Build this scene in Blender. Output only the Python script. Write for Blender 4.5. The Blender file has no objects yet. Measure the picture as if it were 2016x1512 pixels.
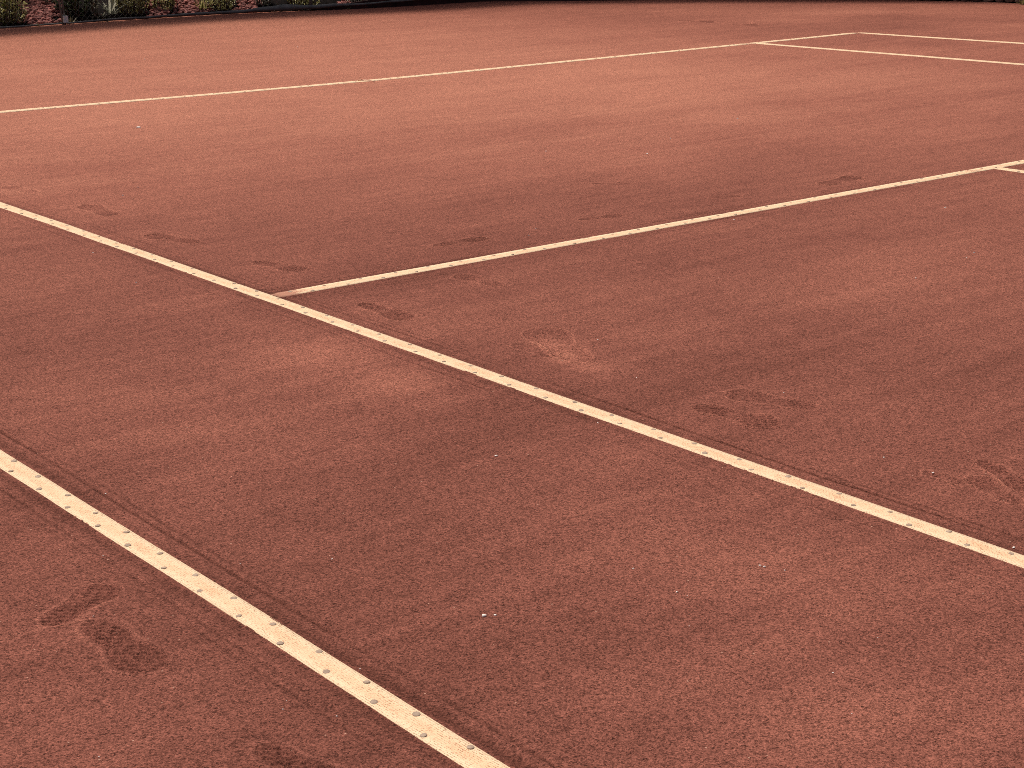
import bpy, math, random
import numpy as np
from mathutils import Matrix, Vector

random.seed(7)
RNG = np.random.default_rng(11)
scene = bpy.context.scene
C = scene.collection

# ------------------------------------------------------------------ camera
PW, PH = 2016, 1512
CAM = np.array([-1.41938, -10.45297, 1.35515])
YAW, PITCH, ROLL, FPX = 0.667426, -0.289572, -0.0126616, 3297.26
_f = np.array([math.cos(PITCH) * math.sin(YAW), math.cos(PITCH) * math.cos(YAW), math.sin(PITCH)])
_r = np.array([math.cos(YAW), -math.sin(YAW), 0.0])
_u = np.cross(_r, _f)
_c, _s = math.cos(ROLL), math.sin(ROLL)
RIGHT, UP, FWD = _c * _r + _s * _u, -_s * _r + _c * _u, _f
cam_d = bpy.data.cameras.new('camera')
cam = bpy.data.objects.new('camera', cam_d)
C.objects.link(cam)
cam_d.sensor_fit = 'HORIZONTAL'
cam_d.sensor_width = 36.0
cam_d.lens = FPX / PW * 36.0
cam_d.clip_start = 0.05
cam_d.clip_end = 2000
m = Matrix.Identity(4)
for i in range(3):
    m[i][0], m[i][1], m[i][2], m[i][3] = RIGHT[i], UP[i], -FWD[i], CAM[i]
cam.matrix_world = m
scene.camera = cam

# ------------------------------------------------------------------ light
SUN_EL, SUN_AZ = math.radians(67), math.radians(-8)      # azimuth from +Y towards +X
world = bpy.data.worlds.new('World')
scene.world = world
world.use_nodes = True
wn = world.node_tree
wn.nodes.clear()
sky = wn.nodes.new('ShaderNodeTexSky')
sky.sky_type = 'NISHITA'
sky.sun_disc = False
sky.sun_elevation = SUN_EL
sky.sun_rotation = SUN_AZ
sky.air_density = 0.5
sky.dust_density = 9.0
sky.ozone_density = 0.0
bg = wn.nodes.new('ShaderNodeBackground')
bg.inputs['Strength'].default_value = 0.07
wo = wn.nodes.new('ShaderNodeOutputWorld')
wn.links.new(sky.outputs[0], bg.inputs[0])
wn.links.new(bg.outputs[0], wo.inputs[0])
sun_d = bpy.data.lights.new('sun', 'SUN')
sun_d.energy = 2.0
sun_d.angle = math.radians(12)
sun_d.color = (1.0, 0.90, 0.76)
sun = bpy.data.objects.new('sun', sun_d)
C.objects.link(sun)
sv = Vector((math.sin(SUN_AZ) * math.cos(SUN_EL), math.cos(SUN_AZ) * math.cos(SUN_EL), math.sin(SUN_EL)))
sun.rotation_euler = sv.to_track_quat('Z', 'Y').to_euler()
sun.location = (0, 0, 30)

scene.view_settings.view_transform = 'Standard'
scene.view_settings.look = 'None'
scene.view_settings.gamma = 1.0
scene.view_settings.exposure = 0.29
scene.view_settings.use_curve_mapping = False
scene.cycles.use_denoising = False
scene.cycles.filter_width = 0.9

# ------------------------------------------------------------------ helpers
RB_C = np.array([[2.8, 0], [4.5, 0], [6, 0], [7.5, 0], [9.5, 0], [11, -.5], [11, -3], [13, -3.5]])
RB_W = np.array([0.01961, -0.01637, -0.00563, 0.00141, -0.0095, 0.00207, 0.00729, 0.02849])

def base_z(x, y):
    """gentle unevenness of the court, a centimetre or two"""
    x = np.asarray(x, float)
    y = np.asarray(y, float)
    out = np.zeros(np.broadcast(x, y).shape)
    for (cx, cy), w in zip(RB_C, RB_W):
        out = out + w * np.exp(-((x - cx) ** 2 + (y - cy) ** 2) / (2 * 1.8 ** 2))
    return out

def at(px, py, z=None):
    """photo pixel -> point on the court (or on the level z)"""
    d = (px - PW / 2) / FPX * RIGHT + (PH / 2 - py) / FPX * UP + FWD
    h = 0.0 if z is None else z
    for _ in range(4):
        p = CAM + d * ((h - CAM[2]) / d[2])
        if z is None:
            h = float(base_z(p[0], p[1]))
    return p

def at_y(px, py, y):
    """photo pixel -> point on the upright plane Y = y (the back fence)"""
    d = (px - PW / 2) / FPX * RIGHT + (PH / 2 - py) / FPX * UP + FWD
    return CAM + d * ((y - CAM[1]) / d[1])

def project(x, y, z):
    d0, d1, d2 = x - CAM[0], y - CAM[1], z - CAM[2]
    a = d0 * RIGHT[0] + d1 * RIGHT[1] + d2 * RIGHT[2]
    b = d0 * UP[0] + d1 * UP[1] + d2 * UP[2]
    c = d0 * FWD[0] + d1 * FWD[1] + d2 * FWD[2]
    return PW / 2 + FPX * a / c, PH / 2 - FPX * b / c, c

def hash2(ix, iy, seed):
    h = (ix.astype(np.int64) * 374761393 + iy.astype(np.int64) * 668265263 + seed * 1442695041) & 0xffffffff
    h = ((h ^ (h >> 13)) * 1274126177) & 0xffffffff
    h = ((h ^ (h >> 16)) * 2246822519) & 0xffffffff
    return ((h ^ (h >> 15)) & 0xffffff) / float(0xffffff)

def vnoise(x, y, wl, seed=0):
    """value noise, -1..1, wavelength wl metres"""
    gx, gy = np.asarray(x) / wl, np.asarray(y) / wl
    ix, iy = np.floor(gx), np.floor(gy)
    fx, fy = gx - ix, gy - iy
    fx = fx * fx * (3 - 2 * fx)
    fy = fy * fy * (3 - 2 * fy)
    ix, iy = ix.astype(np.int64), iy.astype(np.int64)
    a, b = hash2(ix, iy, seed), hash2(ix + 1, iy, seed)
    c, d = hash2(ix, iy + 1, seed), hash2(ix + 1, iy + 1, seed)
    return 2 * ((a * (1 - fx) + b * fx) * (1 - fy) + (c * (1 - fx) + d * fx) * fy) - 1

def sstep(a, b, x):
    t = np.clip((x - a) / (b - a), 0, 1)
    return t * t * (3 - 2 * t)

def tag(o, label=None, cat=None, group=None, kind=None):
    if label: o['label'] = label
    if cat: o['category'] = cat
    if group: o['group'] = group
    if kind: o['kind'] = kind
    return o

def empty(name, loc=(0, 0, 0)):
    o = bpy.data.objects.new(name, None)
    o.empty_display_size = 0.1
    o.location = loc
    C.objects.link(o)
    return o

def mesh_obj(name, verts, faces, mat, parent=None, smooth=True, loc=None):
    me = bpy.data.meshes.new(name)
    me.from_pydata([tuple(map(float, v)) for v in verts], [], [tuple(map(int, f)) for f in faces])
    if smooth:
        me.polygons.foreach_set('use_smooth', [True] * len(me.polygons))
    me.materials.append(mat)
    me.update()
    o = bpy.data.objects.new(name, me)
    C.objects.link(o)
    if loc is not None: o.location = loc
    if parent is not None: o.parent = parent
    return o

class MB:
    """collects pieces of one part"""
    def __init__(s): s.v, s.f = [], []
    def add(s, verts, faces):
        n = len(s.v)
        s.v += [tuple(v) for v in verts]
        s.f += [tuple(i + n for i in f) for f in faces]
    def box(s, cx, cy, cz, sx, sy, sz):
        v = [(cx + a * sx / 2, cy + b * sy / 2, cz + c * sz / 2) for c in (-1, 1) for b in (-1, 1) for a in (-1, 1)]
        s.add(v, [(0, 2, 3, 1), (4, 5, 7, 6), (0, 1, 5, 4), (2, 6, 7, 3), (0, 4, 6, 2), (1, 3, 7, 5)])
    def tube(s, pts, rad, n=8, cap=True):
        pts = [np.array(p, float) for p in pts]
        rad = rad if hasattr(rad, '__len__') else [rad] * len(pts)
        vs, fs = [], []
        for i, p in enumerate(pts):
            t = pts[min(i + 1, len(pts) - 1)] - pts[max(i - 1, 0)]
            t = t / (np.linalg.norm(t) + 1e-9)
            a = np.cross(t, (0, 0, 1)) if abs(t[2]) < .9 else np.cross(t, (0, 1, 0))
            a = a / np.linalg.norm(a)
            b = np.cross(t, a)
            for k in range(n):
                w = 2 * math.pi * k / n
                vs.append(p + rad[i] * (math.cos(w) * a + math.sin(w) * b))
        for i in range(len(pts) - 1):
            for k in range(n):
                k2 = (k + 1) % n
                fs.append((i * n + k, i * n + k2, (i + 1) * n + k2, (i + 1) * n + k))
        if cap:
            fs.append(tuple(range(n - 1, -1, -1)))
            fs.append(tuple((len(pts) - 1) * n + k for k in range(n)))
        s.add(vs, fs)
    def build(s, name, mat, parent=None, smooth=True):
        return mesh_obj(name, s.v, s.f, mat, parent, smooth)

# ------------------------------------------------------------------ materials
def new_mat(name):
    mt = bpy.data.materials.new(name)
    mt.use_nodes = True
    nt = mt.node_tree
    return mt, nt, nt.nodes['Principled BSDF']

def N(nt, typ, **kw):
    n = nt.nodes.new(typ)
    for k, v in kw.items():
        if k.startswith('i_'):
            n.inputs[k[2:].replace('_', ' ')].default_value = v
        else:
            setattr(n, k, v)
    return n

def math_n(nt, op, a, b=None, c=None, clamp=False):
    n = nt.nodes.new('ShaderNodeMath')
    n.operation = op
    n.use_clamp = clamp
    for i, v in enumerate((a, b, c)):
        if v is None: continue
        if isinstance(v, (int, float)): n.inputs[i].default_value = v
        else: nt.links.new(v, n.inputs[i])
    return n.outputs[0]

def mix_col(nt, fac, a, b, blend='MIX'):
    n = nt.nodes.new('ShaderNodeMix')
    n.data_type = 'RGBA'
    n.blend_type = blend
    n.clamp_result = False
    if isinstance(fac, (int, float)): n.inputs[0].default_value = fac
    else: nt.links.new(fac, n.inputs[0])
    for i, v in ((6, a), (7, b)):
        if isinstance(v, tuple): n.inputs[i].default_value = (*v, 1)
        else: nt.links.new(v, n.inputs[i])
    return n.outputs[2]

def noise(nt, vec, scale, detail=2, rough=.5, dist=0.0):
    n = N(nt, 'ShaderNodeTexNoise', i_Scale=scale, i_Detail=detail, i_Roughness=rough, i_Distortion=dist)
    nt.links.new(vec, n.inputs['Vector'])
    return n.outputs['Fac']

def remap(nt, v, a, b, c, d, smooth=False):
    n = nt.nodes.new('ShaderNodeMapRange')
    n.interpolation_type = 'SMOOTHSTEP' if smooth else 'LINEAR'
    nt.links.new(v, n.inputs[0])
    for i, x in enumerate((a, b, c, d)): n.inputs[i + 1].default_value = x
    return n.outputs[0]

def mapping(nt, vec, scale=(1, 1, 1), rot=(0, 0, 0), loc=(0, 0, 0)):
    n = nt.nodes.new('ShaderNodeMapping')
    nt.links.new(vec, n.inputs[0])
    n.inputs['Scale'].default_value = scale
    n.inputs['Rotation'].default_value = rot
    n.inputs['Location'].default_value = loc
    return n.outputs[0]

def clay_material():
    mt, nt, bs = new_mat('red_clay')
    pos = N(nt, 'ShaderNodeNewGeometry').outputs['Position']
    dust_shade = N(nt, 'ShaderNodeAttribute', attribute_name='dust_shade').outputs['Fac']
    # broom streaks, drawn out along the service line direction, and cloudy patches
    st = noise(nt, mapping(nt, pos, (0.35, 2.6, 1), (0, 0, 0.12)), 1.0, 6, .62, .6)
    st2 = noise(nt, mapping(nt, pos, (1.6, 14, 1), (0, 0, 0.05)), 1.0, 4, .6, .3)
    cl = noise(nt, pos, 0.9, 7, .6, .4)
    mid = noise(nt, pos, 9.0, 6, .7)
    d = math_n(nt, 'ADD', dust_shade, remap(nt, st, .3, .7, -.075, .075))
    d = math_n(nt, 'ADD', d, remap(nt, st2, .3, .7, -.07, .07))
    d = math_n(nt, 'ADD', d, remap(nt, cl, .3, .7, -.09, .09))
    d = math_n(nt, 'ADD', d, remap(nt, mid, .25, .75, -.07, .07), clamp=True)
    ramp = nt.nodes.new('ShaderNodeValToRGB')
    nt.links.new(d, ramp.inputs[0])
    e = ramp.color_ramp.elements
    e[0].position, e[0].color = 0.0, (0.115, 0.0415, 0.0302, 1)
    e[1].position, e[1].color = 1.0, (0.422, 0.180, 0.125, 1)
    x = e.new(.32); x.color = (0.208, 0.0775, 0.0578, 1)
    x = e.new(.60); x.color = (0.297, 0.115, 0.083, 1)
    col = ramp.outputs[0]
    # grains: millimetres, then clumps of them
    g1 = noise(nt, pos, 330, 2.0, .75)
    g2 = noise(nt, pos, 105, 3.0, .75)
    g3 = noise(nt, pos, 26, 4.0, .75)
    def cells(scale):
        v = N(nt, 'ShaderNodeTexVoronoi', i_Scale=scale)
        nt.links.new(pos, v.inputs['Vector'])
        sc_ = nt.nodes.new('ShaderNodeSeparateColor')
        nt.links.new(v.outputs['Color'], sc_.inputs[0])
        return sc_.outputs[0]
    c1, c2, c3 = cells(480), cells(270), cells(130)
    gr = math_n(nt, 'ADD', remap(nt, c1, 0, 1, -.44, .44), remap(nt, c2, 0, 1, -.40, .40))
    gr = math_n(nt, 'ADD', gr, remap(nt, c3, 0, 1, -.10, .10))
    gr = math_n(nt, 'ADD', gr, remap(nt, g2, .25, .75, -.08, .08))
    gr = math_n(nt, 'ADD', gr, remap(nt, g3, .25, .75, -.05, .05))
    gr = math_n(nt, 'MAXIMUM', gr, -.8)
    gm = math_n(nt, 'ADD', gr, 1.0)
    cc = nt.nodes.new('ShaderNodeCombineXYZ')
    for i in range(3): nt.links.new(gm, cc.inputs[i])
    col = mix_col(nt, 1.0, col, cc.outputs[0], 'MULTIPLY')
    # pale grit
    vo = N(nt, 'ShaderNodeTexVoronoi', i_Scale=70.0)
    nt.links.new(pos, vo.inputs['Vector'])
    near = math_n(nt, 'LESS_THAN', vo.outputs['Distance'], .13)
    sep = nt.nodes.new('ShaderNodeSeparateColor')
    nt.links.new(vo.outputs['Color'], sep.inputs[0])
    pick = math_n(nt, 'GREATER_THAN', sep.outputs[0], .972)
    speck = math_n(nt, 'MULTIPLY', math_n(nt, 'MULTIPLY', near, pick), .75)
    col = mix_col(nt, speck, col, (.55, .34, .26))
    nt.links.new(col, bs.inputs['Base Color'])
    bs.inputs['Roughness'].default_value = .92
    bs.inputs['Specular IOR Level'].default_value = .06
    hgt = math_n(nt, 'ADD', math_n(nt, 'MULTIPLY', math_n(nt, 'ADD', g1, math_n(nt, 'MULTIPLY', c2, .5)), .0016), math_n(nt, 'MULTIPLY', g2, .0010))
    hgt = math_n(nt, 'ADD', hgt, math_n(nt, 'MULTIPLY', g3, .0014))
    hgt = math_n(nt, 'ADD', hgt, math_n(nt, 'MULTIPLY', mid, .002))
    bp = N(nt, 'ShaderNodeBump', i_Strength=.8, i_Distance=1.0)
    nt.links.new(hgt, bp.inputs['Height'])
    nt.links.new(bp.outputs[0], bs.inputs['Normal'])
    return mt

def tape_material():
    mt, nt, bs = new_mat('cream_plastic_tape')
    uv = N(nt, 'ShaderNodeUVMap', uv_map='UVMap').outputs[0]
    pos = N(nt, 'ShaderNodeNewGeometry').outputs['Position']
    sp = nt.nodes.new('ShaderNodeSeparateXYZ')
    nt.links.new(uv, sp.inputs[0])
    s, t = sp.outputs[0], sp.outputs[1]
    # embossed dots in staggered rows: 8 mm pitch
    a = math_n(nt, 'SINE', math_n(nt, 'MULTIPLY', math_n(nt, 'ADD', s, t), 2 * math.pi / .0095))
    b = math_n(nt, 'SINE', math_n(nt, 'MULTIPLY', math_n(nt, 'SUBTRACT', s, t), 2 * math.pi / .0095))
    dots = math_n(nt, 'MULTIPLY', a, b)
    n1 = noise(nt, pos, 260, 3, .7)
    n2 = noise(nt, pos, 14, 4, .6)
    n3 = noise(nt, pos, 3.0, 5, .65)
    dm = math_n(nt, 'ADD', math_n(nt, 'MULTIPLY', dots, .12), n1)
    n4 = noise(nt, pos, 420, 2, .6)
    dm = math_n(nt, 'ADD', dm, math_n(nt, 'MULTIPLY', n4, .5))
    dm = remap(nt, dm, .78, .92, 0, 1, True)
    dm = math_n(nt, 'MULTIPLY', dm, remap(nt, n2, .3, .65, .35, 1.0))
    ctr = math_n(nt, 'ABSOLUTE', t)
    ctr = remap(nt, ctr, .006, .022, 1, 0, True)
    ctr = math_n(nt, 'MULTIPLY', ctr, remap(nt, n2, .3, .7, .3, 1))
    col = mix_col(nt, ctr, (.87, .672, .458), (.83, .53, .33))
    col = mix_col(nt, dm, col, (.36, .17, .09))
    # clay rubbed into it, stronger at the free ends (attribute) and in worn patches
    smear = N(nt, 'ShaderNodeAttribute', attribute_name='smear').outputs['Fac']
    g = noise(nt, pos, 120, 4, .75)
    sm = math_n(nt, 'ADD', smear, remap(nt, n3, .52, .75, 0, .22))
    sm = math_n(nt, 'ADD', sm, remap(nt, g, .25, .75, -.55, .25))
    sm = remap(nt, sm, .18, .5, 0, .85, True)
    col = mix_col(nt, sm, col, (.36, .135, .09))
    nt.links.new(col, bs.inputs['Base Color'])
    bs.inputs['Roughness'].default_value = .7
    bs.inputs['Specular IOR Level'].default_value = .3
    bp = N(nt, 'ShaderNodeBump', i_Strength=.5, i_Distance=1.0)
    nt.links.new(math_n(nt, 'ADD', math_n(nt, 'MULTIPLY', dots, -.0004), math_n(nt, 'MULTIPLY', g, .0012)), bp.inputs['Height'])
    nt.links.new(bp.outputs[0], bs.inputs['Normal'])
    return mt

def plain(name, col, rough=.6, var=.25, scale=30, metal=0.0, col2=None, bump=0.0):
    mt, nt, bs = new_mat(name)
    pos = N(nt, 'ShaderNodeNewGeometry').outputs['Position']
    n = noise(nt, pos, scale, 5, .65)
    c2 = col2 or tuple(max(0, v * (1 - var * 1.6)) for v in col)
    nt.links.new(mix_col(nt, remap(nt, n, .3, .7, 0, 1), col, c2), bs.inputs['Base Color'])
    bs.inputs['Roughness'].default_value = rough
    bs.inputs['Metallic'].default_value = metal
    if rough > .94: bs.inputs['Specular IOR Level'].default_value = .08
    if bump:
        bp = N(nt, 'ShaderNodeBump', i_Strength=.6, i_Distance=bump)
        nt.links.new(n, bp.inputs['Height'])
        nt.links.new(bp.outputs[0], bs.inputs['Normal'])
    return mt

def leaf_material(name, col, col2):
    mt, nt, bs = new_mat(name)
    at_ = N(nt, 'ShaderNodeAttribute', attribute_name='tone').outputs['Fac']
    nt.links.new(mix_col(nt, at_, col, col2), bs.inputs['Base Color'])
    bs.inputs['Roughness'].default_value = .45
    tr = nt.nodes.new('ShaderNodeBsdfTranslucent')
    nt.links.new(mix_col(nt, at_, col, col2), tr.inputs['Color'])
    mx = nt.nodes.new('ShaderNodeMixShader')
    mx.inputs[0].default_value = .45
    nt.links.new(bs.outputs[0], mx.inputs[1]); nt.links.new(tr.outputs[0], mx.inputs[2])
    nt.links.new(mx.outputs[0], nt.nodes['Material Output'].inputs['Surface'])
    return mt

def rock_material():
    mt, nt, bs = new_mat('red_lava_rock')
    at_ = N(nt, 'ShaderNodeAttribute', attribute_name='tone').outputs['Fac']
    pos = N(nt, 'ShaderNodeNewGeometry').outputs['Position']
    col = mix_col(nt, at_, (.13, .034, .030), (.44, .16, .14))
    n = noise(nt, pos, 90, 4, .7)
    col = mix_col(nt, remap(nt, n, .35, .65, 0, .5), col, (.12, .05, .05))
    nt.links.new(col, bs.inputs['Base Color'])
    bs.inputs['Roughness'].default_value = .9
    bp = N(nt, 'ShaderNodeBump', i_Strength=.7, i_Distance=.01)
    nt.links.new(n, bp.inputs['Height'])
    nt.links.new(bp.outputs[0], bs.inputs['Normal'])
    return mt

M_CLAY = clay_material()
M_TAPE = tape_material()
M_NAIL = plain('galvanised_nail', (.44, .34, .26), .7, .4, 160, 0.0, (.28, .20, .15))
M_CHIP = plain('pale_stone', (.90, .85, .81), .6, .08, 200)
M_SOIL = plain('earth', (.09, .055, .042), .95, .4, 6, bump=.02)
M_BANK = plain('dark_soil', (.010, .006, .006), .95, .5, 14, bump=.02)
M_GAP_SHADE = plain('maroon_gap_shade', (.075, .026, .023), .85, .5, 9)  # colour stands in for deep shade below the hem
M_PIPE = plain('grey_hem', (.21, .21, .205), .7, .35, 12)
M_WIRE = plain('dark_wire', (.30, .29, .27), .5, .3, 40, .0)
M_POST = plain('grey_post', (.30, .30, .29), .5, .3, 25, .2)
M_WHITE = plain('white_sleeve', (.92, .91, .88), .5, .06, 40)
M_ADDED_SCREEN = plain('added_screen_fabric', (.05, .052, .052), .9, .3, 30)
M_ROCK = rock_material()
M_STONE = plain('grey_brown_stone', (.24, .16, .13), .9, .35, 25, bump=.01)
M_STEM = plain('brown_stem', (.10, .07, .045), .9, .3, 40)
M_LEAF_Y = leaf_material('yellow_green_leaf', (.14, .15, .03), (.66, .62, .32))
M_LEAF_O = leaf_material('olive_leaf', (.12, .13, .03), (.58, .53, .25))
M_LEAF_G = leaf_material('grey_green_leaf', (.14, .15, .11), (.58, .58, .48))
M_LEAF_D = leaf_material('dark_leaf', (.012, .018, .009), (.10, .13, .06))
M_DRY = leaf_material('dry_blade', (.13, .12, .05), (.40, .36, .20))

# ------------------------------------------------------------------ the court: layout
# X along the baseline (0 = near doubles sideline), Y = 0 at the baseline, minus towards the net
L2_C = [(-12.0, 1.393), (-8.6, 1.393), (-7.3, 1.394), (-6.5, 1.3985), (-4.9, 1.405), (-4.2, 1.403), (-3.85, 1.406),
        (-3.2, 1.398), (0.0, 1.397)]
L1_C = [(-12.0, .0255), (-8.5, .0255), (-8.2, .026), (-7.2, .024), (-6.6, .0215), (0.0, .025)]
def table(tb):
    ys = np.array([a for a, b in tb]); xs = np.array([b for a, b in tb])
    return lambda q: np.interp(q, ys, xs)
def const(v):
    return lambda q: np.full(np.shape(q), v)
# name, axis the tape runs along, start, end, centre function
TAPES = {
    'near_doubles': dict(ax='y', a=-11.6, b=-.055, c=table(L1_C)),
    'near_singles': dict(ax='y', a=-11.6, b=-.055, c=table(L2_C)),
    'service': dict(ax='x', a=1.434, b=9.54, c=const(-5.511), h=.033),
    'baseline': dict(ax='x', a=.0, b=10.935, c=const(-.030), h=.045),
    'far_singles': dict(ax='y', a=-11.6, b=-.056, c=const(9.570), h=.040),
    'far_doubles': dict(ax='y', a=-11.6, b=-.02, c=const(10.950), h=.040),
    'centre_service': dict(ax='y', a=-11.6, b=-5.542, c=const(5.4865)),
}
HALF = .0287
for _t in TAPES.values(): _t.setdefault('h', HALF)
TAPE_TOP = .0024

# court edge: back, cut corner, far side
EDGE = [(-4.0, 6.6), (5.36, 6.58), (6.7, 6.63), (7.4, 6.63), (8.2, 6.55), (8.9, 6.37), (9.5, 6.2), (10.0, 6.13),
        (11.25, 6.1), (11.9, 5.46), (12.84, 4.65), (14.7, 2.4), (15.08, 1.6), (15.14, .9), (15.2, -13.0)]

# footprints: heel pixel, toe pixel, depth, tread 0..1, seed
PRINTS = [
    ((80, 1231), (232, 1152), .62, 1.6), ((165, 1226), (318, 1318), .68, 1.6), ((520, 1462), (660, 1560), .7, 1.6),
    ((1362, 801), (1538, 836), 1.0, .9), ((1605, 806), (1436, 770), .8, .7), ((1160, 712), (1045, 647), .9, .5),
    ((1090, 706), (1022, 674), .6, .7), ((1925, 909), (2042, 966), 1.0, .8), ((1820, 926), (1910, 956), .8, .8),
    ((2012, 992), (1908, 938), .9, .8), ((506, 513), (594, 535), 1.1, .7), ((706, 599), (816, 628), .9, .8),
    ((385, 480), (296, 461), 1.0, .7), ((232, 424), (158, 404), .9, .6), ((66, 380), (12, 366), .7, .5),
    ((857, 486), (958, 467), 1.0, .6), ((984, 564), (903, 540), .8, .7), ((1142, 434), (1227, 422), .9, .6),
    ((1610, 363), (1698, 348), 1.3, .6), ((1398, 390), (1460, 385), .8, .6), ((1165, 361), (1242, 363), .8, .3),
    ((1334, 41), (1408, 44), 2.6, 0), ((1438, 48), (1492, 50), 2.4, 0), ((1270, 388), (1335, 389), .5, .3),
    ((30, 316), (75, 312), .8, .3),
]
PR = []
for k, (h, t, dep, tr) in enumerate(PRINTS):
    a, b = at(*h)[:2], at(*t)[:2]
    L = float(np.linalg.norm(b - a))
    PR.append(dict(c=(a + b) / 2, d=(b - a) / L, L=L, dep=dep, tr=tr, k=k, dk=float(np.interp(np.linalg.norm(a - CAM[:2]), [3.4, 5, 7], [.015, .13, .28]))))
PRINT_LENGTHS = [round(p['L'], 2) for p in PR]

# long faint scrapes: pixel polylines, depth (m), width (m)
SCRAPES = [
    ([(1500, 425), (1620, 452), (1740, 490), (1860, 520), (1990, 556)], .0022, .012),
    ([(640, 770), (820, 800), (1000, 805)], .0012, .03),
]
SCR = [([at(*q)[:2] for q in pl], d, w) for pl, d, w in SCRAPES]

def tape_sd(name, x, y):
    """distance to the tape's outline, negative inside; along-coordinate; signed side"""
    tp = TAPES[name]
    s, o = (y, x) if tp['ax'] == 'y' else (x, y)
    off = o - tp['c'](s)
    e = np.maximum(np.abs(off) - tp['h'], np.maximum(tp['a'] - s, s - tp['b']))
    return e, s, off

def print_sd(p, x, y):
    """distance inside the sole outline, metres; along and across coordinates"""
    dx, dy = x - p['c'][0], y - p['c'][1]
    u = (dx * p['d'][0] + dy * p['d'][1]) / p['L']
    v = (-dx * p['d'][1] + dy * p['d'][0]) / p['L']
    v = v + .035 * np.sin(u * 4.2) * (1 if p['k'] % 2 else -1)
    hw = np.interp(u, [-.5, -.46, -.38, -.25, -.05, .1, .25, .36, .45, .5], [0, .075, .115, .125, .108, .135, .172, .158, .10, 0])
    if p['k'] < 5: hw = hw * (1.3 if p['k'] == 0 else 1.14)
    if p['tr'] == 0: hw = hw * 1.5
    return np.minimum(hw - np.abs(v), .5 - np.abs(u)) * p['L'], u, v

def groove_mask(k, e, s_, side):
    wob = .007 * vnoise(s_, side * 5, .6, 31 + k)
    out = 0
    for go, gw, ga in ((.016, .016, .75), (.056, .0045, 1.0), (.080, .0045, .6)):
        out = out + ga * np.exp(-((e - go - wob) / gw) ** 2) * np.clip(.55 + .6 * vnoise(s_, side * 3 + go * 40, .45, 37 + k), 0, 1) * np.where(side > 0, 1.0, .6)
    return out

def detail(x, y):
    """relief of the clay above base_z, metres"""
    dist = np.hypot(x - CAM[0], y - CAM[1])
    fade = 1 - sstep(6.0, 7.8, dist)
    D = (.00030 * vnoise(x, y, .009, 1) + .0003 * vnoise(x, y, .02, 2) + .0005 * vnoise(x, y, .05, 3)
         + .0008 * vnoise(x, y, .14, 4)) * fade
    # footprints
    for p in PR:
        near = np.hypot(x - p['c'][0], y - p['c'][1]) < p['L'] * .7
        if not near.any(): continue
        xx, yy = x[near], y[near]
        sd, uu, vv = print_sd(p, xx, yy)
        ins = sstep(-.002, .010, sd)
        patchy = .55 + .45 * vnoise(xx, yy, .07, 20 + p['k'])
        fw = xx * math.sin(YAW) + yy * math.cos(YAW); rt = xx * math.cos(YAW) - yy * math.sin(YAW)
        tread = np.sin(2 * math.pi * (fw + (.0022 * np.cos(2 * math.pi * rt / .024 + p['k']) + .0016 * vnoise(xx, yy, .02, 80))) / .0165)
        ins = ins * (1 - (.2 if p['k'] < 3 else .6) * np.exp(-((uu + .02) / .10) ** 2))          # the arch hardly touches
        dz = -p['dep'] * .0030 * ins * (.6 + .4 * patchy) + p['tr'] * p['dep'] * .0034 * (tread - .1) * ins * (.45 + .55 * patchy)
        rim = np.exp(-((sd + .006) / .0055) ** 2) * (.5 + .5 * vnoise(xx, yy, .05, 60 + p['k']))
        dz = dz + p['dep'] * .0052 * rim
        D[near] = D[near] * (1 - .6 * ins) + dz
    for pts, dep, w in SCR:
        best = np.full(x.shape, 9.0)
        for a, b in zip(pts[:-1], pts[1:]):
            ab = b - a
            t = np.clip(((x - a[0]) * ab[0] + (y - a[1]) * ab[1]) / (ab @ ab), 0, 1)
            best = np.minimum(best, np.hypot(x - a[0] - t * ab[0], y - a[1] - t * ab[1]))
        D = D - dep * np.exp(-(best / w) ** 2) * (.4 + .6 * (vnoise(x, y, .06, 90) > -.1)) * (dist < 9)
    # clay beside and over the tapes
    for k, name in enumerate(TAPES):
        e, s, off = tape_sd(name, x, y)
        nr = (e < .22) & (dist < 9.5)
        if not nr.any(): continue
        ee, ss, oo, xx, yy = e[nr], s[nr], off[nr], x[nr], y[nr]
        side = np.where(oo > 0, 1.0, -1.0)
        d0 = D[nr]
        # brush grooves running beside the tape
        d0 = d0 - .0046 * groove_mask(k, ee, ss, side)
        # crumbs of clay against the edge
        d0 = d0 + .0014 * np.exp(-(ee / .05) ** 2) * np.clip(vnoise(xx, yy, .014, 43 + k), 0, 1)
        flush = np.exp(-(ee / .016) ** 2) * (.75 + .25 * vnoise(ss, side, .3, 41 + k))
        d0 = d0 * (1 - flush) + (TAPE_TOP - np.where(np.hypot(xx - CAM[0], yy - CAM[1]) < 5.2, .0005, .0006)) * flush
        # clay spilling over the tape edge here and there, with a ragged border
        spill = np.clip(vnoise(ss, side * 7, .16, 47 + k) - .60, 0, 1) * .016 * (.35 + .65 * vnoise(xx, yy, .011, 53 + k)) + .0003 * vnoise(xx, yy, .006, 54 + k)
        over = (ee < 0) & (ee > -spill)
        d0 = np.where(ee < np.where(np.hypot(xx - CAM[0], yy - CAM[1]) < 5.2, -.0028, -.006), np.where(np.hypot(xx - CAM[0], yy - CAM[1]) < 5.2, -.003, -.0004), d0)
        d0 = np.where(over, TAPE_TOP + .0011, d0)
        D[nr] = d0
    return D

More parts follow.
